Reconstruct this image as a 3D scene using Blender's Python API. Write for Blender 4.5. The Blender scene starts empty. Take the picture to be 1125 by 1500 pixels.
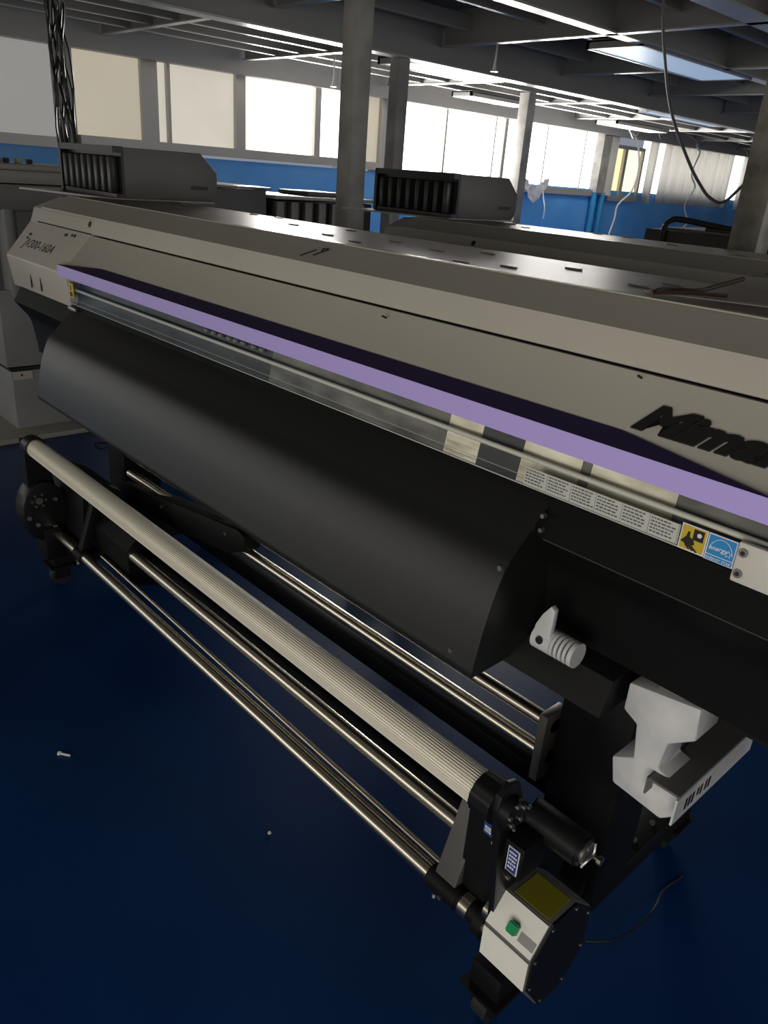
import bpy, bmesh, math, random
from mathutils import Vector, Matrix
random.seed(7)
S = bpy.context.scene
COL = S.collection
PI = math.pi

# ------------------------------------------------------------------ camera
cam_d = bpy.data.cameras.new('camera')
cam_d.sensor_fit = 'VERTICAL'
cam_d.sensor_height = 36.0
cam_d.lens = 1127.0 / 1500.0 * 36.0
cam_d.clip_start = 0.05
cam = bpy.data.objects.new('camera', cam_d)
COL.objects.link(cam)
RX = Vector((0.67232191, 0.73685819, 0.07087493))      # image right
RY = Vector((0.3407675, -0.22307613, -0.91329872))     # image down
RZ = Vector((-0.65716114, 0.63818261, -0.40107629))    # forward
M = Matrix(((RX.x, -RY.x, -RZ.x, 0), (RX.y, -RY.y, -RZ.y, 0), (RX.z, -RY.z, -RZ.z, 1.48), (0, 0, 0, 1)))
cam.matrix_world = M
S.camera = cam

# ------------------------------------------------------------------ light and exposure
S.view_settings.view_transform = 'Standard'
S.view_settings.look = 'None'
S.view_settings.gamma = 1.0
S.view_settings.exposure = 0.0
S.view_settings.use_curve_mapping = False
S.cycles.use_denoising = True
S.cycles.max_bounces = 8
S.cycles.diffuse_bounces = 4
S.cycles.glossy_bounces = 4
S.cycles.transparent_max_bounces = 12
S.cycles.sample_clamp_indirect = 4.0
FRONT_POWER = 58.0       # daylight from the windows behind the photographer
SIDE_POWER = 72.0        # fill light added on the unseen right-hand side
WINDOW_GLOW = 4.0        # blown-out panes of the far wall
WINDOW_POWER = 420.0      # daylight entering there
W = bpy.data.worlds.new('world')
S.world = W
W.use_nodes = True
W.node_tree.nodes['Background'].inputs[0].default_value = (0.75, 0.85, 1.0, 1)
W.node_tree.nodes['Background'].inputs[1].default_value = 0.3


def area(name, loc, direction, sx, sy, power, color):
    d = bpy.data.lights.new(name, 'AREA')
    d.shape = 'RECTANGLE'
    d.size, d.size_y, d.energy, d.color = sx, sy, power, color
    o = bpy.data.objects.new(name, d)
    o.location = loc
    o.rotation_euler = Vector(direction).to_track_quat('-Z', 'Y').to_euler()
    COL.objects.link(o)
    return o


area('front_door_daylight', (0.75, -2.3, 1.05), (-0.25, 1, 0.0), 2.2, 1.7, FRONT_POWER, (1.0, 0.96, 0.88))
area('front_corner_daylight', (-5.0, -4.4, 1.05), (0, 1, 0.0), 5.0, 1.1, FRONT_POWER * 0.7, (1.0, 0.95, 0.85))
area('near_window_daylight', (-7.3, -2.2, 1.2), (1, 0, 0.0), 4.2, 0.9, FRONT_POWER * 0.32, (1.0, 0.95, 0.85))
area('far_window_daylight', (-7.2, 9.3, 1.95), (1, 0, 0.0), 4.6, 0.6, WINDOW_POWER, (1.0, 0.97, 0.92))
area('right_fill_light', (3.0, 6.5, 1.7), (-1, 0, 0.06), 7.0, 1.6, SIDE_POWER, (0.97, 0.98, 1.0))  # added fill, no known window; lifts the ceiling and right-facing sides
area('left_window_daylight', (-7.2, 5.5, 1.95), (1, 0, 0.05), 1.4, 0.5, WINDOW_POWER * 0.3, (1.0, 0.97, 0.92))


# ------------------------------------------------------------------ materials
def lin(c):
    return tuple(((v / 255) / 12.92 if v / 255 <= 0.04045 else ((v / 255 + 0.055) / 1.055) ** 2.4) for v in c)


MATS = {}


def mat(name, col, rough=0.5, metal=0.0, noise=0.0, scale=8.0, spec=0.5, bump=0.0, stretch=(1, 1, 1), col2=None):
    if name in MATS:
        return MATS[name]
    m = bpy.data.materials.new(name)
    m.use_nodes = True
    nt = m.node_tree
    b = nt.nodes['Principled BSDF']
    b.inputs['Base Color'].default_value = (*col, 1)
    b.inputs['Roughness'].default_value = rough
    b.inputs['Metallic'].default_value = metal
    b.inputs['Specular IOR Level'].default_value = spec
    if noise > 0 or bump > 0 or col2:
        tc = nt.nodes.new('ShaderNodeTexCoord')
        mp = nt.nodes.new('ShaderNodeMapping')
        mp.inputs['Scale'].default_value = stretch
        nz = nt.nodes.new('ShaderNodeTexNoise')
        nz.inputs['Scale'].default_value = scale
        nz.inputs['Detail'].default_value = 5
        nt.links.new(tc.outputs['Object'], mp.inputs[0])
        nt.links.new(mp.outputs[0], nz.inputs['Vector'])
        cr = nt.nodes.new('ShaderNodeValToRGB')
        cr.color_ramp.elements[0].position = 0.32
        cr.color_ramp.elements[1].position = 0.68
        c2 = col2 if col2 else tuple(min(1, v * (1 + noise)) for v in col)
        c1 = col if col2 else tuple(v * (1 - noise) for v in col)
        cr.color_ramp.elements[0].color = (*c1, 1)
        cr.color_ramp.elements[1].color = (*c2, 1)
        nt.links.new(nz.outputs['Fac'], cr.inputs[0])
        nt.links.new(cr.outputs[0], b.inputs['Base Color'])
        if bump > 0:
            bp = nt.nodes.new('ShaderNodeBump')
            bp.inputs['Strength'].default_value = bump
            bp.inputs['Distance'].default_value = 0.01
            nt.links.new(nz.outputs['Fac'], bp.inputs['Height'])
            nt.links.new(bp.outputs[0], b.inputs['Normal'])
    MATS[name] = m
    return m


def glow(name, col, strength, rough=0.4, noise=0.0, scale=2.0):
    m = mat(name, tuple(v * 0.6 for v in col), rough)
    b = m.node_tree.nodes['Principled BSDF']
    b.inputs['Emission Color'].default_value = (*col, 1)
    b.inputs['Emission Strength'].default_value = strength
    if noise:
        nt = m.node_tree
        tc = nt.nodes.new('ShaderNodeTexCoord')
        nz = nt.nodes.new('ShaderNodeTexNoise')
        nz.inputs['Scale'].default_value = scale
        nt.links.new(tc.outputs['Object'], nz.inputs['Vector'])
        mr = nt.nodes.new('ShaderNodeMapRange')
        mr.inputs['To Min'].default_value = strength * (1 - noise)
        mr.inputs['To Max'].default_value = strength * (1 + noise)
        nt.links.new(nz.outputs['Fac'], mr.inputs[0])
        nt.links.new(mr.outputs[0], b.inputs['Emission Strength'])
    return m


BEIGE = mat('beige_paint', (0.50, 0.465, 0.40), 0.42, noise=0.05, scale=3)
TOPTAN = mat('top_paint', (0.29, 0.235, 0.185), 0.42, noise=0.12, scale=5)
PURPLE = mat('purple_plastic', (0.52, 0.41, 0.86), 0.38)
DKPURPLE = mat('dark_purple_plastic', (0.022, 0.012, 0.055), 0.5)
BLACKP = mat('black_plastic', (0.008, 0.008, 0.009), 0.4, spec=0.4)
BLACKM = mat('black_paint', (0.005, 0.005, 0.0055), 0.55, noise=0.2, scale=20, spec=0.25)
GUIDE = mat('black_guide_sheet', (0.010, 0.010, 0.0096), 0.43, noise=0.05, scale=40, spec=0.65)
COVERB = mat('black_lower_cover', (0.005, 0.0055, 0.005), 0.5, spec=0.2)
CHROME = mat('chrome', (0.84, 0.77, 0.63), 0.27, 1.0)
STEEL = mat('steel', (0.35, 0.34, 0.32), 0.4, 0.9)
ALU = mat('ridged_aluminium', (0.92, 0.87, 0.76), 0.42, 0.2)
WHITEP = mat('white_plastic', (0.62, 0.62, 0.62), 0.5, noise=0.08, scale=25)
DIRTYW = mat('dirty_white_plastic', (0.50, 0.50, 0.53), 0.5, col2=(0.72, 0.71, 0.68), scale=14)
BOXW = mat('white_box_metal', (0.88, 0.85, 0.77), 0.4)
GREYP = mat('dark_grey_plastic', (0.13, 0.122, 0.116), 0.5)
GREYM = mat('grey_machine_paint', (0.14, 0.13, 0.12), 0.5)
LGREY = mat('light_grey_paint', (0.26, 0.26, 0.26), 0.45, noise=0.08, scale=4)
GREEN = mat('green_button', (0.0, 0.30, 0.11), 0.35)
YELLOW = mat('yellow_label', (0.60, 0.42, 0.03), 0.5)
OLIVE = mat('olive_sticker', (0.22, 0.20, 0.01), 0.5)
BLUEL = mat('blue_label', (0.02, 0.25, 0.60), 0.5)
NAVYL = mat('navy_label', (0.03, 0.05, 0.22), 0.5)
WHITEL = mat('white_print', (0.75, 0.77, 0.80), 0.5)
INK = mat('black_print', (0.012, 0.010, 0.009), 0.5)
INKG = mat('grey_print', (0.12, 0.12, 0.11), 0.6)
LABELG = mat('pale_label', (0.55, 0.55, 0.50), 0.5)
RUBBER = mat('rubber', (0.010, 0.010, 0.010), 0.7)
COLUMN = mat('column_paint', (0.27, 0.258, 0.235), 0.5, noise=0.25, scale=6)
RUSTY = mat('stained_column_paint', (0.16, 0.15, 0.125), 0.55, scale=9, col2=(0.40, 0.37, 0.29))
BEAM = mat('beam_paint', (0.22, 0.214, 0.205), 0.36, 0.1)
FLANGE = mat('flange_sheen', (0.34, 0.335, 0.32), 0.3, 0.35)  # lighter than the webs: window sheen on beam undersides put into the colour
DECK = mat('steel_deck', (0.10, 0.11, 0.125), 0.45, 0.2, noise=0.25, scale=2)
FRAME = mat('aluminium_frame', (0.42, 0.40, 0.37), 0.4, 0.3)
PIPEG = mat('grey_cable', (0.10, 0.10, 0.10), 0.5)
CORDW = mat('white_cord', (0.8, 0.8, 0.8), 0.5)
CLEARB = mat('crumpled_film', (0.55, 0.56, 0.57), 0.3, noise=0.3, scale=12)
TWIG = mat('brown_tie', (0.05, 0.025, 0.015), 0.6)
PAPERW = mat('paper_strip', (0.42, 0.38, 0.34), 0.6)


def floor_mat():
    m = mat('blue_floor_paint', (0.002, 0.023, 0.100), 0.36, col2=(0.003, 0.037, 0.145), scale=1.3, spec=0.25)
    return m


def glass_mat():
    m = bpy.data.materials.new('clear_acrylic')
    m.use_nodes = True
    nt = m.node_tree
    nt.nodes.clear()
    out = nt.nodes.new('ShaderNodeOutputMaterial')
    mix = nt.nodes.new('ShaderNodeMixShader')
    tr = nt.nodes.new('ShaderNodeBsdfTransparent')
    tr.inputs[0].default_value = (0.96, 0.965, 0.96, 1)
    gl = nt.nodes.new('ShaderNodeBsdfGlossy')
    gl.inputs['Roughness'].default_value = 0.08
    fr = nt.nodes.new('ShaderNodeFresnel')
    fr.inputs[0].default_value = 1.5
    ge = nt.nodes.new('ShaderNodeNewGeometry')
    sb_ = nt.nodes.new('ShaderNodeMath')
    sb_.operation = 'SUBTRACT'
    sb_.inputs[0].default_value = 1.0
    mu = nt.nodes.new('ShaderNodeMath')
    mu.operation = 'MULTIPLY'
    nt.links.new(ge.outputs['Backfacing'], sb_.inputs[1])
    nt.links.new(fr.outputs[0], mu.inputs[0])
    nt.links.new(sb_.outputs[0], mu.inputs[1])
    nt.links.new(mu.outputs[0], mix.inputs[0])
    nt.links.new(tr.outputs[0], mix.inputs[1])
    nt.links.new(gl.outputs[0], mix.inputs[2])
    nt.links.new(mix.outputs[0], out.inputs[0])
    return m


ACRYL = glass_mat()


# ------------------------------------------------------------------ mesh helpers
class MB:
    def __init__(self):
        self.bm = bmesh.new()

    def box(self, x0, x1, y0, y1, z0, z1, bev=0.0):
        b = bmesh.new()
        bmesh.ops.create_cube(b, size=1.0)
        for v in b.verts:
            v.co = Vector((x0 + (v.co.x + .5) * (x1 - x0), y0 + (v.co.y + .5) * (y1 - y0), z0 + (v.co.z + .5) * (z1 - z0)))
        if bev > 0:
            bmesh.ops.bevel(b, geom=list(b.edges), offset=bev, segments=2, affect='EDGES', profile=0.5)
        self._join(b)
        return self

    def _join(self, b, mtx=None):
        if mtx is not None:
            b.transform(mtx)
        me = bpy.data.meshes.new('tmp')
        b.to_mesh(me)
        b.free()
        self.bm.from_mesh(me)
        bpy.data.meshes.remove(me)

    def prism(self, poly, a0, a1, axis='x', bev=0.0):
        """poly: 2-D outline; axis x -> (y,z), y -> (x,z), z -> (x,y)."""
        b = bmesh.new()

        def P(u, v, a):
            return {'x': (a, u, v), 'y': (u, a, v), 'z': (u, v, a)}[axis]
        n = len(poly)
        A = [b.verts.new(P(u, v, a0)) for u, v in poly]
        B = [b.verts.new(P(u, v, a1)) for u, v in poly]
        b.faces.new(A)
        b.faces.new(B[::-1])
        for i in range(n):
            j = (i + 1) % n
            b.faces.new((A[j], A[i], B[i], B[j]))
        bmesh.ops.recalc_face_normals(b, faces=list(b.faces))
        if bev > 0:
            bmesh.ops.bevel(b, geom=list(b.edges), offset=bev, segments=2, affect='EDGES', profile=0.5)
        self._join(b)
        return self

    def cyl(self, p0, p1, r, n=20, r1=None):
        p0, p1 = Vector(p0), Vector(p1)
        r1 = r if r1 is None else r1
        b = bmesh.new()
        d = p1 - p0
        q = d.to_track_quat('Z', 'Y').to_matrix()
        A, B = [], []
        for i in range(n):
            a = 2 * PI * i / n
            o = q @ Vector((math.cos(a), math.sin(a), 0))
            A.append(b.verts.new(p0 + o * r))
            B.append(b.verts.new(p1 + o * r1))
        b.faces.new(A[::-1])
        b.faces.new(B)
        for i in range(n):
            j = (i + 1) % n
            b.faces.new((A[i], A[j], B[j], B[i]))
        self._join(b)
        return self

    def tube(self, pts, r, n=8, smooth=4):
        pts = [Vector(p) for p in pts]
        if smooth and len(pts) > 2:
            o = []
            for i in range(len(pts) - 1):
                p0 = pts[max(i - 1, 0)]
                p1, p2 = pts[i], pts[i + 1]
                p3 = pts[min(i + 2, len(pts) - 1)]
                for k in range(smooth):
                    t = k / smooth
                    o.append(0.5 * ((2 * p1) + (p2 - p0) * t + (2 * p0 - 5 * p1 + 4 * p2 - p3) * t * t + (3 * p1 - p0 - 3 * p2 + p3) * t ** 3))
            o.append(pts[-1])
            pts = o
        b = bmesh.new()
        rings = []
        up = Vector((0.13, 0.31, 0.94)).normalized()
        for i, p in enumerate(pts):
            d = (pts[min(i + 1, len(pts) - 1)] - pts[max(i - 1, 0)]).normalized()
            s = d.cross(up)
            if s.length < 1e-3:
                s = d.cross(Vector((1, 0, 0)))
            s.normalize()
            t = s.cross(d)
            rings.append([b.verts.new(p + (s * math.cos(2 * PI * k / n) + t * math.sin(2 * PI * k / n)) * r) for k in range(n)])
        for i in range(len(rings) - 1):
            for k in range(n):
                m = (k + 1) % n
                b.faces.new((rings[i][k], rings[i][m], rings[i + 1][m], rings[i + 1][k]))
        b.faces.new(rings[0][::-1])
        b.faces.new(rings[-1])
        bmesh.ops.recalc_face_normals(b, faces=list(b.faces))
        self._join(b)
        return self

    def quad(self, pts, thick=0.0006):
        """thin plate whose front is the polygon pts"""
        pts = [Vector(p) for p in pts]
        nrm = (pts[1] - pts[0]).cross(pts[2] - pts[0]).normalized()
        b = bmesh.new()
        A = [b.verts.new(p) for p in pts]
        B = [b.verts.new(p - nrm * thick) for p in pts]
        n = len(pts)
        b.faces.new(A)
        b.faces.new(B[::-1])
        for i in range(n):
            j = (i + 1) % n
            b.faces.new((A[j], A[i], B[i], B[j]))
        bmesh.ops.recalc_face_normals(b, faces=list(b.faces))
        self._join(b)
        return self

    def build(self, name, m, parent=None, org=None, smooth=40):
        me = bpy.data.meshes.new(name)
        off = Vector((0, 0, 0))
        if parent is not None:
            off = Vector(parent.get('_o', (0, 0, 0)))
        elif org is not None:
            off = Vector(org)
        for v in self.bm.verts:
            v.co -= off
        self.bm.to_mesh(me)
        self.bm.free()
        me.materials.append(m)
        if smooth:
            me.shade_smooth()
            me.set_sharp_from_angle(angle=math.radians(smooth))
        o = bpy.data.objects.new(name, me)
        COL.objects.link(o)
        if parent is not None:
            o.parent = parent
            o['_o'] = tuple(off)
        elif org is not None:
            o.location = off
            o['_o'] = tuple(off)
        return o


class Each(MB):
    """like MB, but every shape becomes a part of its own"""

    def __init__(self):
        self.items = []

    def _join(self, b, mtx=None):
        o = MB()
        MB._join(o, b, mtx)
        self.items.append(o)

    def build(self, *a, **k):
        return [o.build(*a, **k) for o in self.items]


def thing(name, label, cat, loc, group=None):
    o = bpy.data.objects.new(name, None)
    o.empty_display_size = 0.1
    o.location = loc
    COL.objects.link(o)
    o['_o'] = tuple(loc)
    o['label'], o['category'] = label, cat
    if group:
        o['group'] = group
    return o


def tag(o, label, cat, group=None):
    o['label'], o['category'] = label, cat
    if group:
        o['group'] = group
    return o


def struct(o):
    o['kind'] = 'structure'
    return o


def dup(o, parent=None):
    c = o.copy()
    COL.objects.link(c)
    c.parent = parent
    for ch in list(o.children):
        dup(ch, c)
    return c


def text_mesh(name, body, m, parent, origin, xdir, ydir, size, sx=1.0, shear=0.0, ext=0.0008, bold=0.0):
    """letters as real thin relief lying in the plane of xdir and ydir"""
    cu = bpy.data.curves.new(name, 'FONT')
    cu.body = body
    cu.size = size
    cu.shear = shear
    cu.extrude = ext
    cu.offset = bold
    cu.resolution_u = 3
    t = bpy.data.objects.new(name + '_source', cu)
    COL.objects.link(t)
    dg = bpy.context.evaluated_depsgraph_get()
    me = bpy.data.meshes.new_from_object(t.evaluated_get(dg))
    bpy.data.objects.remove(t)
    X = Vector(xdir).normalized()
    Y = Vector(ydir)
    Y = (Y - X * Y.dot(X)).normalized()
    Z = X.cross(Y)
    off = Vector(parent.get('_o', (0, 0, 0))) if parent else Vector((0, 0, 0))
    for v in me.vertices:
        c = v.co
        v.co = Vector(origin) + X * c.x * sx + Y * c.y + Z * c.z - off
    me.name = name
    me.materials.clear()
    me.materials.append(m)
    o = bpy.data.objects.new(name, me)
    COL.objects.link(o)
    if parent:
        o.parent = parent
        o['_o'] = tuple(off)
    return o


def spline(ctrl, k=6):
    o = []
    P = [Vector((a, b, 0)) for a, b in ctrl]
    for i in range(len(P) - 1):
        p0, p1, p2, p3 = P[max(i - 1, 0)], P[i], P[i + 1], P[min(i + 2, len(P) - 1)]
        for s in range(k):
            t = s / k
            v = 0.5 * ((2 * p1) + (p2 - p0) * t + (2 * p0 - 5 * p1 + 4 * p2 - p3) * t * t + (3 * p1 - p0 - 3 * p2 + p3) * t ** 3)
            o.append((v.x, v.y))
    o.append((P[-1].x, P[-1].y))
    return o


# ================================================================== the room
XW = -7.5
struct(MB().box(-7.8, 3.2, -4.6, 20.2, -0.1, 0.0).build('floor', floor_mat()))
struct(MB().box(-7.8, 3.2, -4.6, 20.2, 2.95, 3.05).build('ceiling', DECK))
BLUEW = mat('blue_wall_paint', (0.07, 0.32, 0.78), 0.45, col2=(0.14, 0.42, 0.82), scale=1.6)
bcr = [n for n in BLUEW.node_tree.nodes if n.type == 'VALTORGB'][0].color_ramp
be = bcr.elements.new(0.74)
be.color = (0.42, 0.56, 0.78, 1)
GREYW = mat('grey_wall_paint', (0.38, 0.375, 0.36), 0.6)
# left wall: blue dado, piers between the windows, head
lw = MB()
lw.box(-7.7, XW, -4.6, 20.2, 0, 1.50)
struct(lw.build('wall_left', BLUEW))
lh = MB()
lh.box(-7.7, XW - .02, -4.6, 20.2, 2.55, 2.95)
for a, b in ((-4.6, 0.3), (3.02, 3.13), (6.2, 6.42), (6.76, 7.05), (18.0, 20.2)):
    lh.box(-7.7, XW - .02, a, b, 1.50, 2.55)
struct(lh.build('wall_left_upper', GREYW))
struct(MB().box(-7.7, 3.2, 20.2, 20.3, 0, 2.95).build('wall_back', GREYW))
struct(MB().box(3.2, 3.3, -4.6, 20.2, 0, 2.95).build('wall_right', GREYW))
wf = MB()
wf.box(-7.7, 3.2, -4.7, -4.6, 0, 2.95)
struct(wf.build('wall_front', GREYW))

WHITEG = glow('bright_pane', (1.0, 0.985, 0.95), WINDOW_GLOW)
CREAM = glow('cream_frosted_pane', (0.62, 0.56, 0.43), 0.62, noise=0.12, scale=1.2)
CREAM2 = glow('pale_frosted_pane', (0.72, 0.67, 0.57), 0.70, noise=0.2, scale=1.2)
GREYG = glow('grey_frosted_pane', (0.34, 0.335, 0.32), 0.66, noise=0.05)
YEL = glow('yellow_glow_panel', (0.95, 0.78, 0.45), 1.1)  # matte yellow panel, its brightness put in as emission
YELB = glow('bright_yellow_panel', (1.0, 0.93, 0.68), 1.15)


def half_lit():
    """frosted pane with the sun behind its right part, where more daylight comes through"""
    m = glow('frosted_pane_towards_sun', (0.98, 0.93, 0.84), 1.0)
    nt = m.node_tree
    tc = nt.nodes.new('ShaderNodeTexCoord')
    sp = nt.nodes.new('ShaderNodeSeparateXYZ')
    mr = nt.nodes.new('ShaderNodeMapRange')
    mr.interpolation_type = 'SMOOTHSTEP'
    mr.inputs['From Min'].default_value = 0.10
    mr.inputs['From Max'].default_value = 0.80
    mr.inputs['To Min'].default_value = 0.60
    mr.inputs['To Max'].default_value = 3.0
    nt.links.new(tc.outputs['Object'], sp.inputs[0])
    nt.links.new(sp.outputs['Y'], mr.inputs[0])
    nt.links.new(mr.outputs[0], nt.nodes['Principled BSDF'].inputs['Emission Strength'])
    return m


HALF = half_lit()
win_n = [0]


def window(y0, y1, z0, panes, frames, z1=2.5, sill=True):
    """panes: (ya, yb, material); frames: (ya, yb) uprights"""
    win_n[0] += 1
    root = bpy.data.objects.new('window_%d' % win_n[0], None)
    root['kind'] = 'structure'
    root.location = (XW, (y0 + y1) / 2, z0)
    root['_o'] = tuple(root.location)
    COL.objects.link(root)
    f = MB()
    if sill:
        f.box(XW - .06, XW + .05, y0, y1, z0 - .085, z0)
    f.box(XW - .06, XW + .03, y0, y1, z1, z1 + .05)
    for a, b in frames:
        f.box(XW - .06, XW + .03, a, b, z0, z1)
    f.build('window_frame', FRAME, root)
    for a, b, m in panes:
        MB().box(XW - .03, XW - .02, a, b, z0, z1).build('pane', m, root)
    return root


window(0.3, 3.02, 1.575, [(0.3, 3.02, GREYG)], [])
window(3.13, 6.2, 1.61,
       [(3.13, 3.74, CREAM), (3.90, 4.0, CREAM2), (4.03, 4.75, CREAM2), (4.86, 5.75, HALF), (5.83, 6.2, WHITEG)],
       [(3.74, 3.90), (4.0, 4.03), (4.75, 4.86), (5.75, 5.83)])
window(6.42, 6.76, 1.60, [(6.42, 6.72, CREAM)], [(6.72, 6.76)])
window(7.05, 9.5, 1.545,
       [(7.05, 7.81, WHITEG), (7.84, 8.77, WHITEG), (8.85, 8.97, WHITEG), (9.03, 9.5, WHITEG)],
       [(7.81, 7.84), (8.77, 8.79), (8.97, 9.03)])
window(9.5, 11.23, 1.48,
       [(9.5, 9.91, WHITEG), (9.93, 10.87, WHITEG), (10.89, 11.23, WHITEG)],
       [(9.91, 9.93), (10.87, 10.89)])
struct(MB().box(XW - .1, XW + .12, 11.23, 11.45, 1.45, 2.55).build('trim_1', COLUMN))
struct(MB().box(XW - .1, XW + .10, 11.45, 11.68, 1.42, 2.55).build('trim_2', mat('white_wall_paint', (.8, .76, .66), .6)))
window(11.68, 12.62, 1.43, [(11.68, 12.02, YEL), (12.1, 12.56, YELB)], [(12.02, 12.1), (12.56, 12.62)], z1=2.12)
window(12.62, 18.0, 1.34, [(12.62, 18.0, glow('daylight_behind_curtain', (0.95, 0.95, 0.95), 3.0))], [], sill=False)

# ---- steel structure of the ceiling
tn = [2]


def beam_y(x, w, z0, z1, y0=-4.5, y1=20.1, fl=0.012):
    tn[0] += 1
    m = MB()
    m.box(x - .012, x + .012, y0, y1, z0 + fl, z1)
    o = struct(m.build('trim_%d' % tn[0], BEAM))
    o2 = MB().box(x - w / 2, x + w / 2, y0, y1, z0, z0 + fl).build('flange', FLANGE, None)
    o2.parent = o
    return o


def beam_x(y, w, z0, z1, x0, x1, fl=0.01):
    tn[0] += 1
    m = MB()
    m.box(x0, x1, y - .01, y + .01, z0 + fl, z1)
    o = struct(m.build('trim_%d' % tn[0], BEAM))
    o2 = MB().box(x0, x1, y - w / 2, y + w / 2, z0, z0 + fl).build('flange', FLANGE, None)
    o2.parent = o
    return o


beam_y(-4.75, .12, 2.265, 2.95)
beam_y(-3.25, .10, 2.385, 2.95)
beam_y(-2.30, .16, 2.385, 2.95)
beam_y(-1.2, .12, 2.385, 2.95)
beam_y(0.6, .12, 2.385, 2.95)
struct(MB().box(-7.42, -7.30, -4.5, 20.1, 2.27, 2.52).build('trim_30', mat('wall_beam_paint', (0.36, 0.345, 0.32), .45)))
for y in (1.6, 3.3, 4.83, 6.37, 7.86, 9.46, 11.1, 12.7, 14.3, 15.9, 17.5):
    beam_x(y, .06, 2.385, 2.62, -4.70, 1.5)
for y in (1.7, 3.3, 4.72, 6.6, 8.4, 10.2, 12.0, 13.8, 15.6):
    beam_x(y, .06, 2.385, 2.55, -7.25, -4.80)
for x, z in ((-5.95, 2.40), (-6.35, 2.40), (-6.72, 2.40), (-4.45, 2.47), (-3.80, 2.47), (-2.8, 2.47), (-1.75, 2.47)):
    beam_y(x, .035, z, z + .10, fl=.008)


def steel_column(x, y, w, ztop, m, zb=0.0):
    tn[0] += 1
    b = MB().box(x - w / 2, x + w / 2, y - w / 2, y + w / 2, zb, ztop, .004)
    b.box(x - w, x + w, y - w, y + w, 0, .012)
    return b.build('steel_column', m)


tag(steel_column(-3.31, 2.79, .105, 2.47, COLUMN), 'grey steel column with chipped paint just behind the second printer ink shelf', 'column')
tag(steel_column(-4.80, 4.47, .105, 2.27, COLUMN), 'grey steel column carrying the main ceiling beam left of the bright windows', 'column')
tag(steel_column(-6.02, 7.55, .13, 2.40, COLUMN), 'slim pale steel column in front of the blown out windows with film hanging beside it', 'column')
tag(steel_column(-1.46, 3.40, .12, 2.385, RUSTY), 'stained rust-marked steel column at the right behind the second printer', 'column')

# ---- ceiling light panels
PANELB = glow('bluish_light_panel', (0.36, 0.50, 0.68), 0.55)
PANELW = glow('white_panel_glow', (0.95, 0.93, 0.86), 0.75)  # reflected window light put in as emission


def light_panel(x0, x1, y0, y1, z, m, label):
    t = thing('ceiling_light', label, 'ceiling light', ((x0 + x1) / 2, (y0 + y1) / 2, z), 'panel lights under the ceiling beams')
    f = MB()
    f.box(x0, x1, y0, y0 + .025, z, z + .05)
    f.box(x0, x1, y1 - .025, y1, z, z + .05)
    f.box(x0, x0 + .025, y0, y1, z, z + .05)
    f.box(x1 - .025, x1, y0, y1, z, z + .05)
    f.box(x0, x1, y0, y1, z + .04, z + .055)
    f.build('light_frame', BEAM, t)
    MB().box(x0 + .025, x1 - .025, y0 + .025, y1 - .025, z + .004, z + .03).build('diffuser', m, t)


light_panel(-3.68, -3.24, 5.18, 6.85, 2.375, PANELB, 'large pale blue light panel hanging between the ceiling beams')
light_panel(-5.12, -4.84, 8.3, 10.0, 2.29, PANELB, 'pale blue light panel seen edge-on in front of the curtain')
light_panel(-5.20, -4.84, 4.60, 5.75, 2.265, PANELW, 'white light panel beside the main beam above the bright windows')
light_panel(-6.75, -6.45, 7.1, 8.2, 2.33, PANELW, 'narrow white light panel close to the wall above the bright windows')
light_panel(-6.9, -6.55, 10.2, 11.6, 2.33, PANELW, 'white light panel nearest the corner pier and the curtain')


# sprinklers and hangers under the beams
def sprinkler(x, y, z, label):
    t = thing('sprinkler', label, 'sprinkler', (x, y, z), 'pendant sprinklers')
    MB().cyl((x, y, z + .01), (x, y, z + .28), .008, 8).build('drop_pipe', STEEL, t)
    b = MB()
    b.cyl((x, y, z), (x, y, z + .008), .028, 12)
    b.cyl((x, y, z + .008), (x, y, z + .04), .012, 8)
    b.build('sprinkler_head', FLANGE, t)


sprinkler(-4.25, 4.9, 2.22, 'pendant sprinkler hanging in front of the dark main beam')
sprinkler(-6.3, 5.05, 2.18, 'pendant sprinkler above the left windows')
sprinkler(-6.45, 8.1, 2.16, 'pendant sprinkler above the bright windows')

# ---- curtain along the right half of the far windows
cm = mat('grey_curtain', (0.62, 0.60, 0.57), 0.8, noise=0.15, scale=6, stretch=(1, 4, .3))
cnt = cm.node_tree
cb = cnt.nodes['Principled BSDF']
ctr = cnt.nodes.new('ShaderNodeBsdfTranslucent')
ctr.inputs[0].default_value = (0.78, 0.76, 0.72, 1)
cmx = cnt.nodes.new('ShaderNodeMixShader')
cmx.inputs[0].default_value = 0.55
cnt.links.new(cb.outputs[0], cmx.inputs[1])
cnt.links.new(ctr.outputs[0], cmx.inputs[2])
cnt.links.new(cmx.outputs[0], cnt.nodes['Material Output'].inputs[0])


def curtain_panel(y0, y1, z0, z1, label):
    bm = bmesh.new()
    prev = None
    n = int((y1 - y0) / 0.03)
    for i in range(n + 1):
        y = y0 + (y1 - y0) * i / n
        x = XW + .10 + .03 * math.sin(y * 21 + 1.3 * math.sin(y * 3.1)) + .012 * math.sin(y * 47)
        a = bm.verts.new((x, y, z0))
        b = bm.verts.new((x, y, z1))
        if prev:
            bm.faces.new((prev[0], a, b, prev[1]))
        prev = (a, b)
    mb = MB()
    mb.bm.free()
    mb.bm = bm
    o = mb.build('curtain', cm)
    md = o.modifiers.new('thickness', 'SOLIDIFY')
    md.thickness = .003
    return tag(o, label, 'curtain', 'grey curtains over the far windows')


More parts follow.
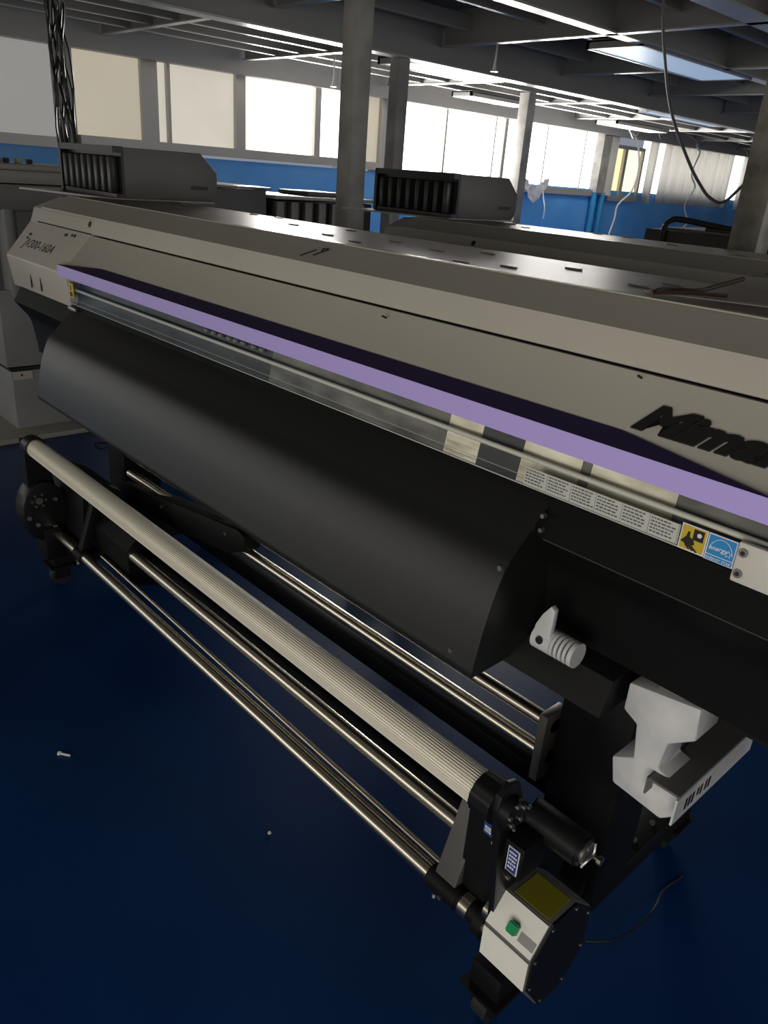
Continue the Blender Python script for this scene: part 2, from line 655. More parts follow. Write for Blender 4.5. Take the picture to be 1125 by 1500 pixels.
curtain_panel(12.66, 12.85, 1.345, 2.53, 'narrow grey curtain strip beside the bright cream panel')
curtain_panel(13.12, 15.65, 1.345, 2.53, 'wide pleated grey curtain behind the looped black cable')
curtain_panel(16.15, 16.65, 1.335, 2.53, 'short grey curtain between two bright gaps beside the stained column')
curtain_panel(16.80, 18.0, 1.33, 2.53, 'grey curtain half hidden by the stained column')

# ---- hanging cables
tag(MB().tube([(-2.6, 4.2, 2.95), (-2.548, 4.2, 2.41), (-2.462, 4.2, 2.095), (-2.369, 4.2, 1.87), (-2.216, 4.2, 1.645), (-2.128, 4.2, 1.543), (-2.062, 4.2, 1.487), (-1.984, 4.2, 1.472), (-1.9, 4.2, 1.562), (-1.804, 4.2, 1.654), (-1.62, 4.0, 1.86), (-1.46, 3.48, 2.05)], .008).build('hanging_cable', PIPEG),
    'thick black cable looping down from the ceiling in front of the curtain', 'cable')
tag(MB().tube([(-7.32, 13.93, 2.36), (-7.24, 13.927, 2.25), (-7.2, 13.927, 2.19), (-7.2, 13.79, 1.86), (-7.2, 14.02, 1.65), (-7.2, 13.78, 1.36), (-7.2, 14.01, 1.08), (-7.2, 13.89, .966), (-7.2, 13.85, .6)], .014).build('hanging_wire', CORDW),
    'wavy white cord hanging in front of the grey curtain', 'cable')
tag(MB().tube([(-7.32, 11.85, 2.36), (-7.24, 11.9, 2.25), (-7.2, 11.95, 2.1), (-7.2, 12.05, 1.82), (-7.2, 11.96, 1.51), (-7.2, 11.63, 1.30), (-7.2, 11.60, 1.09), (-7.2, 11.5, .8)], .014).build('hanging_wire', CORDW),
    'grey white cord running down past the yellow panel', 'cable')
tag(MB().tube([(-7.46, 9.98, 1.42), (-7.40, 9.93, 1.33), (-7.3, 9.86, 1.2), (-7.3, 9.86, 1.05)], .010).build('hanging_wire', CORDW),
    'short white cord on the blue wall under the bright window', 'cable')
# crumpled film over the sill
fb = MB()
for i in range(8):
    a = 9.38 + i * .07
    d0 = .20 * math.sin((i + .5) * PI / 8.5) + .02 * math.sin(i * 5)
    d1 = .20 * math.sin((i + 1.5) * PI / 8.5) + .02 * math.sin(i * 5 + 5)
    fb.quad([(-7.40, a, 1.62 - d0 * .8), (-7.33 - .02 * (i % 2), a + .075, 1.61 - d1 * .8), (-7.35, a + .07, 1.52 - d1 * 1.2), (-7.37 + .03 * (i % 2), a, 1.51 - d0 * 1.2)], .006)
tag(fb.build('plastic_film', CLEARB), 'crumpled torn film hanging over the sill beside the slim column', 'film')
tag(MB().quad([(-7.38, 16.35, 1.34), (-7.38, 16.80, 1.34), (-7.36, 16.72, 1.20), (-7.37, 16.52, 1.08), (-7.37, 16.38, 1.22)], .006).build('torn_paper', CLEARB), 'torn pale paper hanging below the curtain', 'paper')
# loose wires along the wall beam
for i, (y, z0, dy) in enumerate(((11.2, 2.36, .35), (12.3, 2.42, -.2), (13.2, 2.40, .5), (14.6, 2.45, .4), (15.6, 2.40, -.4))):
    tag(MB().tube([(-7.32, y, 2.44), (-7.1, y + dy * .1, 2.42), (-7.0, y + dy * .3, z0 - .05), (-7.0, y + dy * .6, z0 - .12), (-7.0, y + dy, z0 - .02)], .009).build('loose_wire', PIPEG),
        ['dark loose wire at the corner pier below the ceiling', 'dark loose wire above the bright yellow panel', 'dark loose wire at the start of the wide curtain',
         'dark loose wire above the middle of the wide curtain', 'dark loose wire above the right curtain gap'][i], 'wire', 'loose wires along the wall beam')
# wall pipes under the window
for i, y in enumerate((11.28, 11.5)):
    tag(MB().cyl((XW + .06, y, 0.02), (XW + .06, y, 1.46), .05, 14).build('wall_pipe', mat('blue_pipe_paint', (.03, .30, .60), .3)),
        ['blue painted pipe on the blue wall left of the yellow panel', 'blue painted pipe right beside the yellow panel'][i], 'pipe', 'blue wall pipes')

# ================================================================== wide-format printer
R0 = (-1.35, 1.15, 0.0)
printer = thing('wide_format_printer', 'long beige wide format printer with purple stripe and black media guide in front', 'printer', R0, 'wide format printers in a row')
P = printer
body = [(.885, 1.062), (.871, 1.159), (.9575, 1.2605), (.973, 1.304), (1.058, 1.337), (1.42, 1.337), (1.42, 1.062)]
MB().prism(body, -2.733, -2.27, bev=.004).build('end_cap', BEIGE, P)
rcap = [(.885, 1.062), (.871, 1.159), (.9575, 1.2605), (.973, 1.304), (1.058, 1.337), (1.42, 1.337), (1.42, 1.062)]
MB().prism(rcap, -.245, .04, bev=.004).build('end_cap', BEIGE, P)
MB().prism([(.869, 1.178), (.897, 1.194), (.9585, 1.2605), (.976, 1.2595), (.976, 1.172)], -2.269, -.246).build('front_cover', BEIGE, P)
lidm = MB()
lidm.prism([(.9600, 1.2655), (.9755, 1.3085), (1.056, 1.340), (1.062, 1.343), (1.072, 1.343), (1.072, 1.338), (1.058, 1.335), (.979, 1.302), (.965, 1.2635)], -2.672, .02)
LIDP = lidm.build('lid', BEIGE, P)
MB().prism([(1.0585, 1.3425), (1.0605, 1.3445), (1.0715, 1.3450), (1.0720, 1.3435)], -2.66, .015).build('lid_rim', mat('rim_glare', (.62, .58, .49), .24), P)  # window glare on the lid edge put in as a lighter, glossier strip
MB().cyl((-2.665, .9590, 1.2640), (-2.27, .9590, 1.2640), .0022, 6).build('lid_seam', INK, P)
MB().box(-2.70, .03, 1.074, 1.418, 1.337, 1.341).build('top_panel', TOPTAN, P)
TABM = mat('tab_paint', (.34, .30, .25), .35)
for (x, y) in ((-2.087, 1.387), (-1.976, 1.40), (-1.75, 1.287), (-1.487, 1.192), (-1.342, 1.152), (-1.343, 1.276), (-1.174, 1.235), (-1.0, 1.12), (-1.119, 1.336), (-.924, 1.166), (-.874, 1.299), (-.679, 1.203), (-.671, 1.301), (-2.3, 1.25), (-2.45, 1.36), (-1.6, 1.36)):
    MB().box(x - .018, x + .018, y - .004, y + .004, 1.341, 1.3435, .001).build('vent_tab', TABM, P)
# rear box and chassis behind the covers
MB().box(-2.268, -.247, 1.10, 1.415, 1.06, 1.336).build('chassis', BLACKM, P)
# accent
MB().prism([(.866, 1.150), (.866, 1.1805), (.872, 1.1815), (.872, 1.150)], -2.30, .0).build('accent_strip', PURPLE, P)
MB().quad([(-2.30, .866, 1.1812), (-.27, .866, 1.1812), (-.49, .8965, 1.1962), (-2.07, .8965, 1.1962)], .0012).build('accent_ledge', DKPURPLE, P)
# window
MB().box(-2.268, -.247, .8835, .8865, 1.0765, 1.1495).build('front_window', ACRYL, P)
we = MB()
we.box(-2.268, -.247, .8825, .8832, 1.0765, 1.0785)
we.box(-2.268, -.247, .8825, .8832, 1.0905, 1.0912)
we.build('window_edge', mat('clear_edge', (.45, .46, .45), .2), P)
# platen behind the window
MB().box(-2.268, -.247, .892, 1.10, 1.045, 1.060).build('platen', mat('worn_platen', (.05, .055, .06), .4, .3, col2=(.16, .16, .14), scale=9, stretch=(1, 3, 1)), P)
for xa, xb, mm in ((-2.26, -1.30, 'd'), (-1.30, -.80, 'm'), (-.80, -.728, 'l'), (-.728, -.648, 'd'), (-.648, -.545, 'l'), (-.545, -.53, 'm'), (-.53, -.40, 'l'), (-.40, -.25, 'm')):
    MB().prism([(.8985, 1.060), (.8985, 1.066), (.913, 1.142), (.918, 1.142), (.918, 1.060)], xa + .0005, xb - .0005).build('platen_plate', {
        'l': mat('dusty_plate', (.55, .49, .36), .38, .55, col2=(.93, .88, .74), scale=12, stretch=(1, 4, 3), bump=.15),
        'm': mat('worn_plate', (.09, .09, .085), .45, col2=(.26, .255, .22), scale=11, stretch=(1, 3, 3)),
        'd': mat('dark_plate', (.03, .035, .04), .45, col2=(.075, .08, .08), scale=9, stretch=(1, 3, 3))}[mm], P)
MB().cyl((-2.265, .8945, 1.1155), (-.26, .8945, 1.1155), .0042, 10).build('guide_rail', mat('pale_rail', (.80, .78, .68), .4, .1), P)
for x in (-1.55, -1.52, -1.49, -1.455, -1.43, -1.40, -1.36, -1.33):
    MB().box(x - .006, x + .006, .900, .9085, 1.126, 1.134, .002).build('pinch_roller', mat('worn_roller', (.25, .25, .24), .4), P)
# lower cover: concave under the ridge
low = spline([(.858, 1.022), (.885, .988), (.904, .960), (.915, .90), (.921, .851)], 5)
lowp = [(.888, 1.072)] + low + [(.95, .838), (1.30, .838), (1.30, 1.061), (.895, 1.061)]
MB().prism(lowp, -2.672, .0).build('lower_cover', COVERB, P)
sc_ = Each()
for x, z in ((-.565, 1.052), (-.562, 1.032)):
    sc_.cyl((x, .874 - (1.072 - z) * .2, z), (x, .865 - (1.072 - z) * .2, z), .0035, 8)
sc_.build('cover_screw', STEEL, P)
LE = MB()
LE.cyl((-.555, .8575, 1.0215), (.0, .8575, 1.0215), .0012, 6)
LE.build('cover_edge', mat('dark_edge', (.05, .05, .05), .3), P)
# black media guide
gcurve = spline([(.893, 1.071), (.862, 1.047), (.826, 1.012), (.800, .984), (.778, .930), (.764, .875), (.754, .823)], 6)
gp = gcurve + [(.756, .817), (.845, .820), (.917, .880), (.905, .965), (.890, .992), (.865, 1.022)]
MG = MB().prism(gp, -2.245, -.569).build('media_guide', GUIDE, P)
gs = Each()
for x, y, z in ((-.577, .797, .983), (-.615, .7575, .800 + .04)):
    gs.cyl((x, y + .003, z), (x, y - .002, z), .0042, 10)
gs.build('guide_screw', STEEL, MG)
# writing
cap_up = Vector((0, .9575 - .871, 1.2605 - 1.159)).normalized()
text_mesh('model_lettering', 'JV300-160A', INK, P, (-2.66, .9005, 1.1925), (1, 0, 0), cap_up, .042, 1.12, .35, .0008, .0006)
lg_up = Vector((0, .9585 - .897, 1.2605 - 1.194)).normalized()
text_mesh('logo_lettering', 'Mimaki', INK, P, (-.480, .9045, 1.2025), (1, 0, 0), lg_up, .053, 1.38, .42, .003, .0030)
hw = MB()
u2 = Vector((0, 1.058 - .973, 1.340 - 1.3085)).normalized()
b0 = Vector((-1.325, .992, 1.3165))
hw.tube([b0, b0 + u2 * .035 + Vector((.012, 0, 0))], .0012, 5, 0)
c0 = b0 + Vector((.035, 0, .0005)) + u2 * .03
hw.tube([c0, c0 + u2 * .012 + Vector((-.01, 0, 0)), c0 + u2 * .014 + Vector((.006, 0, 0)), c0 + u2 * .002 + Vector((.004, 0, 0)), c0 - u2 * .02 + Vector((-.004, 0, 0))], .0012, 5, 3)
hw.build('handwriting', INK, P)
mkk = Each()
for x, f in ((-2.66, .28), (-2.652, .28), (-2.42, .80), (-2.41, .80), (-2.375, .86), (-2.36, .87), (-2.355, .87), (-2.66, .02), (-2.55, -.55), (-2.47, -.6)):
    y = .871 + (.9575 - .871) * (.55 + .4 * f)
    z = 1.159 + (1.2605 - 1.159) * (.55 + .4 * f)
    if f < 0:
        y, z = .8755, 1.12
        mkk.box(x - .001, x + .001, y, y + .004, z - .04, z)
    else:
        mkk.box(x - .002, x + .002, y - .0035, y + .002, z - .004, z + .004)
mkk.cyl((-2.29, .975, 1.287), (-2.29, .966, 1.290), .009, 12)
mkk.build('scuff', INK, P)
bs = Each()
for x, z in ((-1.0, 1.250), (-.50, 1.258)):
    bs.cyl((x, .94, z), (x, .930, z + .004), .0018, 8)
bs.build('cover_button', INK, P)
# warning label left
yl = MB().box(-2.262, -2.235, .880, .8825, 1.095, 1.135).build('yellow_label', YELLOW, P)
q = MB()
q.box(-2.256, -2.240, .8794, .880, 1.099, 1.111)
q.box(-2.252, -2.246, .8794, .880, 1.115, 1.130)
q.build('pictogram', INK, yl)
MB().box(-2.265, -2.215, .872, .882, 1.060, 1.070, .002).build('latch', STEEL, P)
# warning text strip
ts = MB().box(-.620, -.376, .8822, .8830, 1.0795, 1.1065).build('warning_strip', LABELG, P)
tx = MB()
for k in range(6):
    x0 = -.618 + k * .0405
    for r in range(5):
        z = 1.103 - r * .0046
        xx = x0
        while xx < x0 + .034 - .008 * random.random():
            w = random.uniform(.002, .006)
            tx.box(xx, min(xx + w, x0 + .036), .8818, .8822, z - .0011, z + .0009)
            xx += w + .0014
    tx.box(x0 + .0378, x0 + .0382, .8818, .8822, 1.080, 1.106)
tx.build('warning_text', INKG, ts)
# yellow hand label and blue star label
yl = MB().box(-.374, -.340, .8815, .8828, 1.0775, 1.1115).build('hand_label', WHITEL, P)
MB().box(-.3725, -.3415, .881, .8815, 1.0790, 1.1100).build('label_field', YELLOW, yl)
h = MB()
Y1 = .8806
h.box(-.3575, -.344, Y1, .881, 1.094, 1.1085)
h.quad([(-.372, Y1, 1.088), (-.366, Y1, 1.096), (-.3645, Y1, 1.103), (-.362, Y1, 1.103), (-.361, Y1, 1.096), (-.3555, Y1, 1.0935), (-.3535, Y1, 1.088), (-.360, Y1, 1.084)], .0004)
for i in range(3):
    h.quad([(-.366 + i * .004, Y1, 1.085), (-.3645 + i * .004, Y1, 1.0862), (-.358 + i * .005, Y1, 1.0812 - i * .0007), (-.360 + i * .005, Y1, 1.0802 - i * .0007)], .0004)
h.build('hand_pictogram', INK, yl)
MB().cyl((-.3495, .8802, 1.102), (-.3495, .8806, 1.102), .003, 12).build('roller_pictogram', WHITEL, yl)
bl = MB().box(-.339, -.303, .8815, .8828, 1.0765, 1.1115).build('star_label', WHITEL, P)
MB().box(-.3375, -.3045, .881, .8815, 1.0850, 1.1100).build('label_field', BLUEL, bl)
MB().box(-.3375, -.3045, .881, .8815, 1.0775, 1.0838).build('label_strip', BLUEL, bl)
ar = MB()
ar.tube([(-.335, Y1, 1.094), (-.331, Y1, 1.102), (-.324, Y1, 1.107), (-.315, Y1, 1.106), (-.309, Y1, 1.100), (-.306, Y1, 1.092)], .0005, 5, 4)
st = []
for i in range(10):
    r = .0046 if i % 2 == 0 else .002
    a = PI / 2 + i * PI / 5
    st.append((-.311 + r * math.cos(a), 1.0925 + r * math.sin(a)))
for i in range(10):
    a, b = st[i], st[(i + 1) % 10]
    ar.tube([(a[0], Y1, a[1]), (b[0], Y1, b[1])], .0004, 4, 0)
ar.build('star_outline', WHITEL, bl)
text_mesh('star_lettering', 'energy', WHITEL, bl, (-.336, Y1, 1.0915), (1, 0, .05), (0, 0, 1), .0085, 1.0, .3, .0002, .0001)
text_mesh('strip_lettering', 'ENERGY STAR', WHITEL, bl, (-.3365, Y1, 1.0788), (1, 0, 0), (0, 0, 1), .0050, .98, 0, .0002, .00005)
# hinge plate
hp = MB().box(-.300, -.235, .872, .8825, 1.066, 1.118, .003).build('hinge_plate', mat('pale_plate', (.66, .62, .56), .4), P)
hs = Each()
for z in (1.106, 1.079):
    hs.cyl((-.2915, .8725, z), (-.2915, .8690, z), .0055, 14)
hs.build('hinge_screw', STEEL, hp)
hs = Each()
for z in (1.106, 1.079):
    hs.cyl((-.2915, .8692, z), (-.2915, .8682, z), .003, 6)
hs.build('screw_socket', INK, hp)
# clamp lever
lv = MB()
lv.cyl((-.536, .858, .872), (-.503, .858, .872), .0195, 24)
lv.prism([(-.536, .874), (-.506, .882), (-.505, .931), (-.512, .936), (-.524, .918), (-.533, .897)], .842, .852, axis='y', bev=.001)
for k in range(5):
    x = -.502 + k * .0075
    lv.cyl((x, .858, .872), (x + (.0045 if k < 4 else .007), .858, .872), .0195, 24)
LV = lv.build('clamp_lever', WHITEP, P)
MB().cyl((-.503, .858, .872), (-.468, .858, .872), .0160, 24).build('lever_core', INK, LV)  # black core put in to darken the gaps between the ridges
MB().cyl((-.520, .8395, .877), (-.520, .837, .877), .006, 14).build('lever_hole', INK, LV)
# ink station on the left rear
ib = MB()
ib.prism([(1.236, 1.345), (1.236, 1.500), (1.52, 1.500), (1.585, 1.440), (1.585, 1.372), (1.57, 1.345)], -3.06, -2.62, bev=.003)
IS = ib.build('ink_station', GREYP, P)
fb = MB()
fb.box(-3.06, -2.622, 1.20, 1.235, 1.482, 1.502)
fb.box(-3.06, -2.622, 1.205, 1.235, 1.345, 1.358)
fb.box(-3.06, -2.622, 1.228, 1.2355, 1.358, 1.482)
fb.box(-3.065, -3.05, 1.20, 1.24, 1.345, 1.50)
fb.build('ink_frame', BLACKP, IS)
for k in range(8):
    x = -3.035 + k * .0515
    MB().box(x, x + .026, 1.198, 1.229, 1.358, 1.472, .008).build('ink_cartridge', mat('cartridge_plastic', (.03, .03, .03), .35), IS)
MB().box(-2.6195, -2.618, 1.48, 1.545, 1.382, 1.394).build('grip_slot', INK, IS)
MB().quad([(-3.10, 1.06, 1.345), (-2.62, 1.19, 1.345), (-2.60, 1.56, 1.345), (-3.10, 1.56, 1.345)], .006).build('ink_shelf', mat('shelf_paint', (.24, .23, .21), .35), P)
# waste tank
tk = [(-.408, .835), (-.302, .852), (-.298, .800), (-.333, .772), (-.338, .725), (-.297, .714), (-.296, .665), (-.316, .646), (-.398, .656), (-.408, .70), (-.376, .718), (-.384, .775), (-.408, .788)]
WT = MB().prism(tk, .915, .985, axis='y', bev=.004).build('waste_tank', DIRTYW, P)
MB().box(-.37, -.31, .925, .97, .835, .856, .002).build('tank_clip', STEEL, WT)
tb = MB()
tb.box(-.341, -.290, .895, 1.14, .716, .720)
tb.box(-.341, -.338, .895, 1.14, .69, .720)
TBK = tb.build('tank_bracket', GREYP, P)
MB().box(-.291, -.288, .885, 1.14, .675, .720).build('bracket_side', DIRTYW, TBK)
tt = Each()
for y in (.915, .925, .935, .950, .960, .975, .985):
    tt.box(-.2881, -.2875, y, y + .006, .690 + random.uniform(-.004, .004), .706)
tt.build('bracket_mark', INK, TBK)
MB().prism([(.870, .785), (.892, .838), (.9205, .8505), (1.25, .85), (1.25, .785)], -.80, -.42).box(-.42, -.05, 1.0, 1.25, .79, .836).build('under_tray', BLACKM, P)
# stand
for xa, xb in ((-2.675, -2.535), (-.625, -.475)):
    lg = MB()
    lg.box(xa, xb, 1.13, 1.27, .13, .86, .004)
    lg.build('stand_leg', BLACKM, P)
    xc = (xa + xb) / 2 + (.03 if xa > -1 else -.01)
    ft = MB()
    ft.box(xc - .035, xc + .035, .86, 1.60, .085, .145, .004)
    ft.prism([(1.08, .14), (1.32, .14), (1.27, .26), (1.13, .26)], xc - .03, xc + .03)
    FT = ft.build('stand_foot', BLACKM, P)
    bo = Each()
    for y, z in ((1.02, .147), (1.36, .147), (1.44, .147), (1.52, .147)):
        bo.cyl((xc + .01, y, .143), (xc + .01, y, .150), .007, 8)
    bo.build('foot_bolt', STEEL, FT)
    for yc in (.89, 1.56):
        c = MB()
        c.cyl((xc - .017, yc, .036), (xc + .017, yc, .036), .036, 20)
        CA = c.build('caster', RUBBER, P)
        k = MB()
        k.box(xc - .026, xc - .020, yc - .025, yc + .025, .03, .085)
        k.box(xc + .020, xc + .026, yc - .025, yc + .025, .03, .085)
        k.box(xc - .045, xc + .045, yc - .045, yc + .045, .078, .086)
        k.build('caster_fork', BLACKM, CA)
MB().box(-2.54, -.62, 1.175, 1.225, .285, .335, .004).build('stretcher', BLACKM, P)

second = dup(printer)
second.location = (R0[0] + .49, R0[1] + 1.10, 0)
second['label'] = 'second beige printer behind the front one with a dark ink station on top'
# small things the second machine shows nothing of stay with it so both are alike

# ================================================================== media roll holder under the guide
rh = thing('media_roll_holder', 'chrome roll holder bars with black brackets under the black media guide', 'roll holder', (-1.55, 1.135, 0.38))
MB().cyl((-2.5, 1.135, .424), (-.632, 1.135, .424), .016, 20).build('roll_bar', CHROME, rh)
MB().cyl((-2.5, 1.135, .500), (-.632, 1.135, .500), .016, 20).build('roll_bar', CHROME, rh)
br = MB()
br.box(-.652, -.632, 1.10, 1.165, .375, .535, .003)
RB = br.build('holder_bracket', mat('dull_bracket', (.16, .15, .14), .45, .3), rh)
MB().cyl((-.656, 1.13, .46), (-.651, 1.13, .46), .006, 8).build('bracket_bolt', STEEL, RB)
br = MB()
br.prism([(-2.53, .40), (-2.30, .425), (-1.74, .505), (-1.70, .495), (-1.70, .45), (-1.80, .405), (-2.10, .36), (-2.53, .33)], 1.10, 1.155, axis='y', bev=.005)
LB = br.build('holder_bracket', BLACKM, rh)
for x, z in ((-2.2, .41), (-1.80, .47)):
    MB().cyl((x, 1.102, z), (x, 1.096, z), .006, 8).build('bracket_bolt', STEEL, LB)

# ================================================================== take-up unit
tu = thing('take_up_unit', 'media take-up reel with long ridged silver roller and chrome bars in front of the printer', 'take-up reel', (-1.5, .85, 0.17))
nr = 40
poly = []
for i in range(nr * 4):
    a = 2 * PI * i / (nr * 4)
    r = .0300 if i % 4 in (0, 1) else .0276
    poly.append((.803 + r * math.cos(a), .592 + r * math.sin(a)))
MB().prism(poly, -2.465, -.545).build('ridged_roller', ALU, tu, smooth=0)
# end caps
c = MB()
c.cyl((-2.50, .803, .592), (-2.455, .803, .592), .0345, 28)
c.build('roller_cap', BLACKP, tu)
kn = []
for i in range(48):
    a = 2 * PI * i / 48
    r = .036 if i % 4 < 3 else .0345
    kn.append((.803 + r * math.cos(a), .592 + r * math.sin(a)))
MB().prism(kn, -.552, -.512).build('roller_cap', BLACKP, tu)
# front bar pair and mid bar
MB().cyl((-2.50, .850, .270), (-.56, .850, .270), .0175, 24).build('front_bar', CHROME, tu)
MB().cyl((-2.20, .884, .286), (-.665, .872, .282), .006, 10).build('tension_wire', CHROME, tu)
MB().cyl((-2.30, .915, .353), (-.60, .915, .353), .0180, 24).build('middle_bar', CHROME, tu)
MB().box(-2.58, -.53, .975, 1.005, .300, .365, .004).build('rear_beam', BLACKM, tu)
# flat arms
ARM = mat('grey_arm', (.10, .095, .088), .45, .1)
for xa, xw, mm in ((-2.29, .03, BLACKM), (-.655, .05, ARM)):
    a = MB()
    a.prism([(.832, .262), (.862, .250), (.925, .437), (.897, .452)], xa, xa + xw, bev=.002)
    AO = a.build('bar_arm', mm, tu)
    k = MB()
    k.cyl((xa - .012, .850, .270), (xa + xw + .012, .850, .270), .0235, 20)
    k.build('bar_clamp', BLACKM, AO)
    k = Each()
    k.cyl((xa + .01, .838, .245), (xa + .01, .836, .238), .005, 8)
    k.cyl((xa + .03, .832, .262), (xa + .03, .824, .262), .004, 8)
    k.build('clamp_bolt', STEEL, AO)
    if xa > -1:
        MB().quad([(xa + .008, .8555, .325), (xa + .036, .8555, .325), (xa + .036, .8780, .393), (xa + .008, .8780, .393)], .001).build('arm_label', mat('arm_sticker', (.34, .33, .32), .5), AO)
    else:
        MB().box(xa - .035, xa - .012, .905, .909, .375, .425).build('arm_label', mat('grey_blue_label', (.20, .21, .26), .5), AO)
# black side bodies that carry roller and bars
sb = MB()
sb.prism([(.875, .21), (1.05, .20), (1.08, .30), (1.02, .44), (.925, .50), (.89, .45)], -2.60, -2.33)
sb.prism([(.90, .25), (1.04, .21), (1.05, .30), (1.0, .40), (.94, .42), (.893, .37)], -2.335, -2.03)
sb.build('side_body', BLACKM, tu)
sb = MB()
sb.prism([(.862, .27), (1.03, .20), (1.06, .30), (1.0, .42), (.925, .50), (.862, .48)], -.612, -.515)
SB = sb.build('side_body', BLACKM, tu)


def small_label(x0, x1, z0, z1, y, parent, border=True):
    f = MB().box(x0, x1, y - .0015, y, z0, z1).build('blue_sticker', WHITEL if border else NAVYL, parent)
    e = .0018
    if border:
        MB().box(x0 + e, x1 - e, y - .0022, y - .0015, z0 + e, z1 - e).build('sticker_field', NAVYL, f)
    t = MB()
    n = 5 if border else 3
    for r in range(n):
        z = z1 - .008 - r * (z1 - z0 - .012) / n
        xx = x0 + .004
        while xx < x1 - .005:
            w = random.uniform(.0015, .004)
            t.box(xx, min(xx + w, x1 - .003), y - .0028, y - .0022, z - .0022, z + .0014)
            xx += w + .001
    t.build('sticker_text', WHITEL, f)


small_label(-.577, -.556, .444, .470, .862, SB, False)
small_label(-.556, -.536, .432, .482, .862, SB)
# hub plate with bolts
hpl = [(.776, .60), (.782, .625), (.803, .640), (.826, .632), (.838, .60), (.868, .52), (.905, .545), (.915, .515), (.880, .47), (.872, .36), (.875, .262), (.850, .240), (.822, .262), (.815, .36), (.800, .48)]
HP = MB().prism(hpl, -.512, -.500, bev=.001).build('hub_plate', BLACKP, tu)
hb = MB()
hb.cyl((-.500, .803, .592), (-.482, .803, .592), .026, 24)
HB = hb.build('hub_disc', BLACKP, HP)
bb = Each()
for i in range(5):
    a = i * 2 * PI / 5 + .4
    bb.cyl((-.483, .803 + .018 * math.cos(a), .592 + .018 * math.sin(a)), (-.479, .803 + .018 * math.cos(a), .592 + .018 * math.sin(a)), .0042, 8)
for y, z in ((.845, .575), (.862, .56), (.842, .545), (.870, .535), (.858, .515), (.832, .53), (.838, .42)):
    bb.cyl((-.500, y, z), (-.495, y, z), .0042, 8)
bb.build('hub_bolt', STEEL, HP)
MBR = MB().box(-.493, -.456, .802, .866, .472, .538, .002).build('motor_bracket', BLACKM, tu)
small_label(-.4845, -.4625, .480, .530, .802, MBR)
MB().cyl((-.60, .862, .545), (-.512, .862, .545), .013, 16).build('drive_shaft', STEEL, tu)
# drive motor
dm = MB()
dm.cyl((-.498, .880, .535), (-.402, .880, .535), .0285, 28)
dm.cyl((-.402, .880, .535), (-.396, .880, .535), .0255, 28)
DM = dm.build('drive_motor', BLACKP, tu)
dm = MB()
dm.cyl((-.396, .880, .535), (-.392, .880, .535), .020, 20)
dm.tube([(-.393, .868, .515), (-.388, .876, .53), (-.386, .886, .535), (-.39, .892, .552)], .0025, 6)
dm.build('motor_cap', STEEL, DM)
dm = MB()
dm.cyl((-.47, .94, .475), (-.40, .94, .475), .0045, 10)
dm.cyl((-.40, .94, .475), (-.393, .94, .475), .008, 8)
dm.build('lock_bolt', CHROME, tu)
# coupling between front bar and control box
cp = MB()
cp.cyl((-.60, .850, .270), (-.545, .850, .270), .0215, 20)
cp.cyl((-.545, .850, .270), (-.525, .850, .270), .030, 20)
cp.build('bar_collar', BLACKM, tu)
cp = Each()
cp.cyl((-.585, .850, .270), (-.565, .850, .270), .0225, 20)
cp.cyl((-.525, .845, .268), (-.490, .845, .268), .017, 20)
cp.cyl((-.525, .838, .325), (-.500, .838, .325), .019, 20)
cp.cyl((-.50, .838, .325), (-.488, .838, .325), .012, 14)
cp.build('coupling', CHROME, tu)
# control box (white faceted front, dark end plate)
oct_ = [(.846, .386), (.922, .384), (.978, .330), (.980, .235), (.930, .178), (.855, .182), (.804, .262), (.804, .334)]
X0, X1 = -.506, -.410
CB = MB().prism(oct_, X0, X1, bev=.002).build('control_box', GREYP, tu)
MB().prism([(y + .004 * (1 if y < .89 else -1), z) for y, z in oct_], X1, X1 + .004).build('end_plate', BLACKP, CB)
es = Each()
for y, z in oct_:
    yy, zz = .895 + (y - .895) * .88, .272 + (z - .272) * .88
    es.cyl((X1 + .004, yy, zz), (X1 + .0055, yy, zz), .0028, 8)
es.build('plate_screw', STEEL, CB)


def face(a, b, t0, t1, x0, x1, lift, name, m, parent, th=.0015):
    """strip on the box facet from profile point a to b"""
    A, B = Vector((0, *a)), Vector((0, *b))
    n = Vector((0, (B - A).z, -(B - A).y)).normalized()
    if n.y > 0:
        n = -n
    p0, p1 = A + (B - A) * t0 + n * lift, A + (B - A) * t1 + n * lift
    return MB().quad([(x0, p1.y, p1.z), (x1, p1.y, p1.z), (x1, p0.y, p0.z), (x0, p0.y, p0.z)], th).build(name, m, parent)


up_a, up_b, dn_b = (.846, .386), (.804, .334), (.804, .262)
UF = face(up_a, up_b, .04, .96, X0 + .001, X1 - .001, .0025, 'white_face', BOXW, CB)
DF = face(up_b, dn_b, .06, .98, X0 + .001, X1 - .001, .0025, 'white_face', BOXW, CB)
for t in (.25, .47, .70):
    face(up_b, dn_b, t, t + .035, X0 + .001, X1 - .001, .0032, 'face_groove', mat('groove_pale', (.95, .93, .88), .4), DF, .0006)
face(up_a, up_b, .56, .80, X0 + .062, X1 - .003, .0031, 'switch_plate', mat('switch_grey', (.32, .31, .30), .45), UF, .0006)
pn = Vector((0, -(up_a[1] - up_b[1]), (up_a[0] - up_b[0]))).normalized()
pm = Vector((-.457, (up_a[0] + up_b[0]) / 2, (up_a[1] + up_b[1]) / 2)) + Vector((0, -.005, -.006))
gb = bmesh.new()
bmesh.ops.create_cube(gb, size=1.0)
tdir = Vector((0, up_a[0] - up_b[0], up_a[1] - up_b[1])).normalized()
for v in gb.verts:
    c = v.co.copy()
    v.co = pm + Vector((1, 0, 0)) * c.x * .018 + tdir * c.y * .019 + pn * (c.z + .5) * .016
bmesh.ops.bevel(gb, geom=list(gb.edges), offset=.002, segments=2, affect='EDGES')
g = MB()
